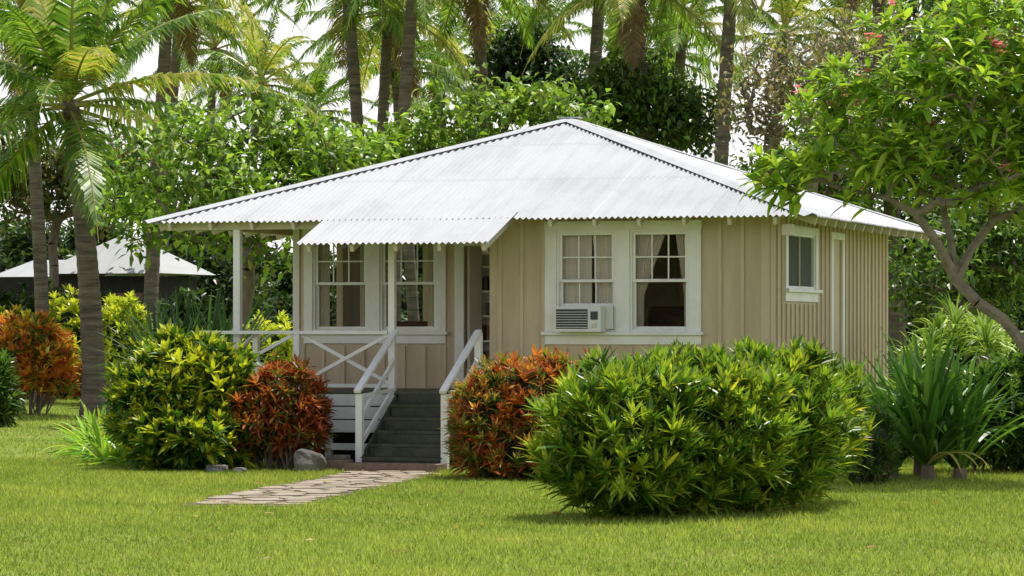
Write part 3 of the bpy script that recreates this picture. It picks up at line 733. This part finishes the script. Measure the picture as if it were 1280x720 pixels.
broad('broadleaf_tree',G(60,85),3.5,[lobew(40,230,85,1.8,1.5,1.1),lobew(130,215,85,1.5,1.5,1.0),lobew(-30,210,85,2,1.5,1.3),lobew(160,250,85,1.2,1.2,.6)],190,46,.22,.12,[(.11,.10,.035),(.05,.09,.02),(.16,.14,.06)],[3,3,2])
broad('broadleaf_tree',G(1160,56),1.4,[lobew(1150,330,56,.8,1,.9),lobew(1260,300,57,1.2,1,1),lobew(1220,350,58,1.2,1,.7)],120,42,.17,.09,MG,[3,3,2])
def massc(name,items,per,Ls,cols,wts):
    mb=MB()
    for c,z0,z1,rl in items:
        c=np.array(c,float); c[2]=(z0+z1)/2; rr=np.array([rl,rl*.8,(z1-z0)/2]); px=c[0]*3+c[1]
        n=int(per*rl*(z1-z0)); dr=unit(R.normal(0,1,(n,3))); f=R.uniform(.75,1.1,n)*(1+.12*np.sin(dr[:,0]*6+px)+.1*np.sin(dr[:,2]*8+px*2))
        P=c+(r_[None]*dr[:,:1]*rr[0]+d_[None]*dr[:,1:2]*rr[1]+np.array([[0,0,1]])*dr[:,2:]*rr[2])*f[:,None]
        ok=P[:,2]>.1; P=P[ok]; n=len(P)
        sh=R.uniform(.6,1.2)
        smallleaves(mb,P,unit(R.normal(0,1,(n,3))+dr[ok]*.5),Ls*R.uniform(.6,1.4,n),Ls*.5,pal(cols,wts,n,.35)*sh)
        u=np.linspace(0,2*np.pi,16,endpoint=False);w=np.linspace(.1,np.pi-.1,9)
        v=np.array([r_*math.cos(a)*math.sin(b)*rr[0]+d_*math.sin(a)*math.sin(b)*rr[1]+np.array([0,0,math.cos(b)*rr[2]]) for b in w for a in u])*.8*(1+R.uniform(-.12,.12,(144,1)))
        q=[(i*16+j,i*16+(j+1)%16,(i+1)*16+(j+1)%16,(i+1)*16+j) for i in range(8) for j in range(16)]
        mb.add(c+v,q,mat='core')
    return mb.build(name)
def mass(name,items,per,Ls,cols,wts): return massc(name,[(G(px,D),z0,z1,rl) for px,D,z0,z1,rl in items],per,Ls,cols,wts)
items=[]
for px in range(-180,1500,62):
    D=R.uniform(105,125); top=5.8+R.uniform(-1.0,.8)
    if 300<px<470: top=4.6
    if px>880: top+=1.2
    items.append((px+R.uniform(-15,15),D,-.5,top*.66,R.uniform(1.6,2.3)))
    items.append((px+R.uniform(-25,25),D+8,2.0,top,R.uniform(1.3,2.0)))
DT=[(.02,.045,.012),(.04,.08,.017),(.07,.12,.03),(.11,.13,.05)]
mass('distant_trees',items,520,.34,DT,[3,3,2,1])
# unseen trees added behind the camera to put dark greenery in the window reflections
items=[]
for k in range(12):
    x=-46+k*4.2+R.uniform(-1,1); y=-72+R.uniform(-3,3); items.append(((x,y,0),-.3,R.uniform(4.5,8),R.uniform(2.2,3.0)))
massc('distant_trees',items,110,.6,DT,[3,3,2,1])
items=[]
for px in list(range(-60,130,45))+list(range(190,400,45))+list(range(1090,1420,45)):
    D=R.uniform(76,84) if px>300 else R.uniform(97,101)
    items.append((px,D,-.3,R.uniform(1.6,3.0),R.uniform(.9,1.3)))
for px in (-10,25,60,95,125,200,235): items.append((px,84,-.3,R.uniform(2.3,2.9),R.uniform(.6,.9)))
mass('understory_shrubs',items,600,.28,DG+[(.08,.15,.025)],[2,3,2,1.5])
# ------------------------------------------------------------ palms
def frond(mb,b,az,el,L,droopk,cols,old=False,dens=62,lw=.06,ll=.78):
    d=np.array([math.cos(az)*math.cos(el),math.sin(az)*math.cos(el),math.sin(el)]); sd=np.array([-math.sin(az),math.cos(az),0]); p=np.array(b,float)
    n=14; pts=[p.copy()];ds=[d.copy()]
    for i in range(n):
        t=i/n; d=d+np.array([0,0,-droopk/n*(.5+1.2*t)]); d/=np.linalg.norm(d); p=p+d*L/n; pts.append(p.copy()); ds.append(d.copy())
    mb.tube(pts,np.linspace(.045,.008,n+1),4,'palmleaf',col=(.32,.30,.09) if not old else (.22,.14,.06))
    pts=np.array(pts);ds=np.array(ds)
    t=np.repeat(np.linspace(.13,.995,dens),2); sg=np.tile([1,-1],dens); m=len(t)
    f=t*n; i=np.minimum(f.astype(int),n-1); fr=(f-i)[:,None]
    P=pts[i]*(1-fr)+pts[i+1]*fr; Dv=unit(ds[i]*(1-fr)+ds[i+1]*fr)
    prof=np.sin(np.clip(.18+t*.9,0,1)*math.pi)**.6*ll*(1-.3*t)
    up=np.cross(sd,Dv)*-1; up=np.where(up[:,2:]<0,-up,up)
    ld=unit(sd[None]*sg[:,None]*.85+Dv*(.45+.5*t)[:,None]+up*.12+R.normal(0,.08,(m,3)))
    LL=prof*R.uniform(.8,1.1,m)
    mid=P+ld*(LL*.5)[:,None]; mid[:,2]-=.08*LL
    tip=P+ld*(LL*.85)[:,None]; tip[:,2]-=LL*R.uniform(.30,.65,m)
    wv=Dv*(lw/2)
    v=np.stack([P-wv*.6,P+wv*.6,mid+wv,mid-wv,tip],1).reshape(-1,3)
    o=(np.arange(m)*5)[:,None]
    col=pal(cols,[1]*len(cols),m,.2)
    mb.add(v,np.array([[0,1,2,3]])+o,np.array([[3,2,4]])+o,mat='palmleaf',col=np.repeat(col,5,axis=0))
def palmmesh(name,hgt,lean,seed,nf=24,L=3.9,tr=.15,yellow=.15,droop=1.0,dens=62,ll=.78,lw=.06,nold=1):
    global R
    R=np.random.RandomState(seed); mb=MB()
    n=60; pts=[];rad=[]
    for i in range(n+1):
        t=i/n; pts.append((lean*(t**1.6),.15*math.sin(t*3+seed),hgt*t)); rad.append(tr*(1.45-.6*min(1,t*8)*.6-.30*t)*(1+.05*(i%2)))
    mb.tube(pts,rad,10,'palmbark')
    top=np.array(pts[-1])
    gc=[(.055,.12,.016),(.11,.20,.024),(.19,.28,.04)]; yc=[(.33,.33,.07),(.40,.36,.11)]
    bc_=[(.20,.14,.07),(.14,.09,.045)]
    for k in range(nf):
        f=k/nf; az=k*2.399+R.uniform(-.2,.2); el=1.35-1.75*f+R.uniform(-.12,.12)
        cs=gc if R.rand()>yellow else gc[2:]+yc
        frond(mb,top+np.array([0,0,.1-.3*f]),az,el,L*R.uniform(.85,1.08),droop*R.uniform(1.0,1.6),cs,dens=dens,ll=ll,lw=lw)
    for k in range(nold):
        frond(mb,top-np.array([0,0,.2]),R.uniform(0,6.28),-.8,L*.7,1.2,bc_,True,40)
    for k in range(9):
        a=R.uniform(0,6.28); c=top+np.array([math.cos(a)*.25,math.sin(a)*.25,-.35-R.rand()*.25])
        u=np.linspace(0,2*np.pi,8,endpoint=False);w=np.linspace(.1,np.pi-.1,6)
        v=np.array([[math.cos(x)*math.sin(y)*.1,math.sin(x)*math.sin(y)*.1,math.cos(y)*.13] for y in w for x in u])
        mb.add(c+v,[(i*8+j,(i+1)*8+j,(i+1)*8+(j+1)%8,i*8+(j+1)%8) for i in range(5) for j in range(8)],mat='palmleaf',col=(.22,.22,.05))
    return mb.build(name)
def placepalm(pxb,pxt,pyt,D,seed,**k):
    b=G(pxb,D); t=W(pxt,pyt,D); hgt=t[2]; lean=(pxt-pxb)/F*D
    o=palmmesh('coconut_palm',hgt,lean,seed,**k); o.location=Vector(b); o.rotation_euler[2]=TH
    return o
placepalm(120,86,125,67,11,L=4.7,nf=24,tr=.23,yellow=.3,droop=.9,dens=84,ll=1.05,lw=.075)
variants=[palmmesh('coconut_palm',10.2,-.6,s,L=3.7,nf=20,tr=.175,yellow=y,nold=o_) for s,y,o_ in ((21,.15,1),(22,.4,2),(23,.25,0))]
first=[0,0,0]
def inst(i,px,D,hs,rot):
    if not first[i]: o=variants[i]; first[i]=1
    else:
        o=bpy.data.objects.new('coconut_palm',variants[i].data); scene.collection.objects.link(o)
    s=hs/10.2; o.location=Vector(G(px,D)); o.scale=(s**.3,s**.3,s); o.rotation_euler[2]=rot
specs=[(50,78,9.6),(190,80,10.9),(205,95,11.4),(455,84,11.2),(468,88,10.6),(497,82,11.9),(512,95,9.8),(612,86,11.8),(598,110,10.8),(735,84,12.3),(815,80,10.6),(838,90,10.4),(898,78,11.9),(1118,72,11.4),(1222,74,10.2),
 (375,120,10.0),(310,110,10.3),(690,118,12.2),(765,122,11.6),(965,115,12.5),(850,125,12.5),(560,120,11.5),(255,125,12.8),(1040,118,12.8),(-20,100,11.5),(1180,110,13.5),(1320,80,11)]
for k,(px,D,h) in enumerate(specs):
    rot=[0.3,2.9,3.4,.1,2.6,3.3,5.9][k%7]+TH
    inst(k%3,px+(6 if math.cos(rot-TH)>0 else -6),D,h,rot)
# ============================================================ light / world / camera
e=math.radians(73); hz=unit(.38*d_+.5*r_); s=np.array([hz[0]*math.cos(e),hz[1]*math.cos(e),math.sin(e)])
w=bpy.data.worlds.new('World'); scene.world=w; w.use_nodes=True; nt=w.node_tree; LK=nt.links.new
bg=nt.nodes['Background']; sk=nt.nodes.new('ShaderNodeTexSky'); sk.sky_type='NISHITA'; sk.sun_disc=False
sk.sun_elevation=e; sk.sun_rotation=math.atan2(s[0],s[1]); sk.dust_density=2.0; sk.air_density=1.0
tc=nt.nodes.new('ShaderNodeTexCoord'); mp=nt.nodes.new('ShaderNodeMapping'); mp.inputs['Scale'].default_value=(1,1,2.2)
nz=nt.nodes.new('ShaderNodeTexNoise'); nz.inputs['Scale'].default_value=2.6; nz.inputs['Detail'].default_value=8; nz.inputs['Roughness'].default_value=.6
LK(tc.outputs['Generated'],mp.inputs[0]); LK(mp.outputs[0],nz.inputs['Vector'])
sx=nt.nodes.new('ShaderNodeSeparateXYZ'); LK(tc.outputs['Generated'],sx.inputs[0])
mr=nt.nodes.new('ShaderNodeMapRange'); mr.inputs[1].default_value=0; mr.inputs[2].default_value=.75; mr.inputs[3].default_value=.30; mr.inputs[4].default_value=-.18
LK(sx.outputs[2],mr.inputs[0])
ad=nt.nodes.new('ShaderNodeMath'); ad.operation='ADD'; LK(nz.outputs['Fac'],ad.inputs[0]); LK(mr.outputs[0],ad.inputs[1])
rp=nt.nodes.new('ShaderNodeValToRGB'); rp.color_ramp.elements[0].position=.40; rp.color_ramp.elements[0].color=(.04,)*3+(1,); rp.color_ramp.elements[1].position=.70; rp.color_ramp.elements[1].color=(.95,)*3+(1,)
LK(ad.outputs[0],rp.inputs[0])
mx=nt.nodes.new('ShaderNodeMix'); mx.data_type='RGBA'; LK(rp.outputs[0],mx.inputs[0]); LK(sk.outputs[0],mx.inputs[6]); mx.inputs[7].default_value=(8.9,8.85,8.75,1)
LK(mx.outputs[2],bg.inputs[0]); bg.inputs[1].default_value=.14
ld=bpy.data.lights.new('sun','SUN'); ld.energy=5.0; ld.angle=math.radians(.53); ld.color=(1,.955,.87)
lo=bpy.data.objects.new('sun',ld); scene.collection.objects.link(lo); lo.rotation_euler=Vector(s).to_track_quat('Z','Y').to_euler(); lo.location=(0,0,30)
cd=bpy.data.cameras.new('camera'); co=bpy.data.objects.new('camera',cd); scene.collection.objects.link(co)
co.location=Vector(CAM); co.rotation_euler=(math.pi/2,0,TH); cd.sensor_width=36
z,cx,cy=ZOOM
cd.lens=F/1280*36*z; cd.shift_x=(cx-640)/1280*z; cd.shift_y=(HOR-cy)/1280*z; cd.clip_start=.5; cd.clip_end=4000
scene.camera=co
scene.view_settings.view_transform='Standard'; scene.view_settings.look='None'; scene.view_settings.exposure=0
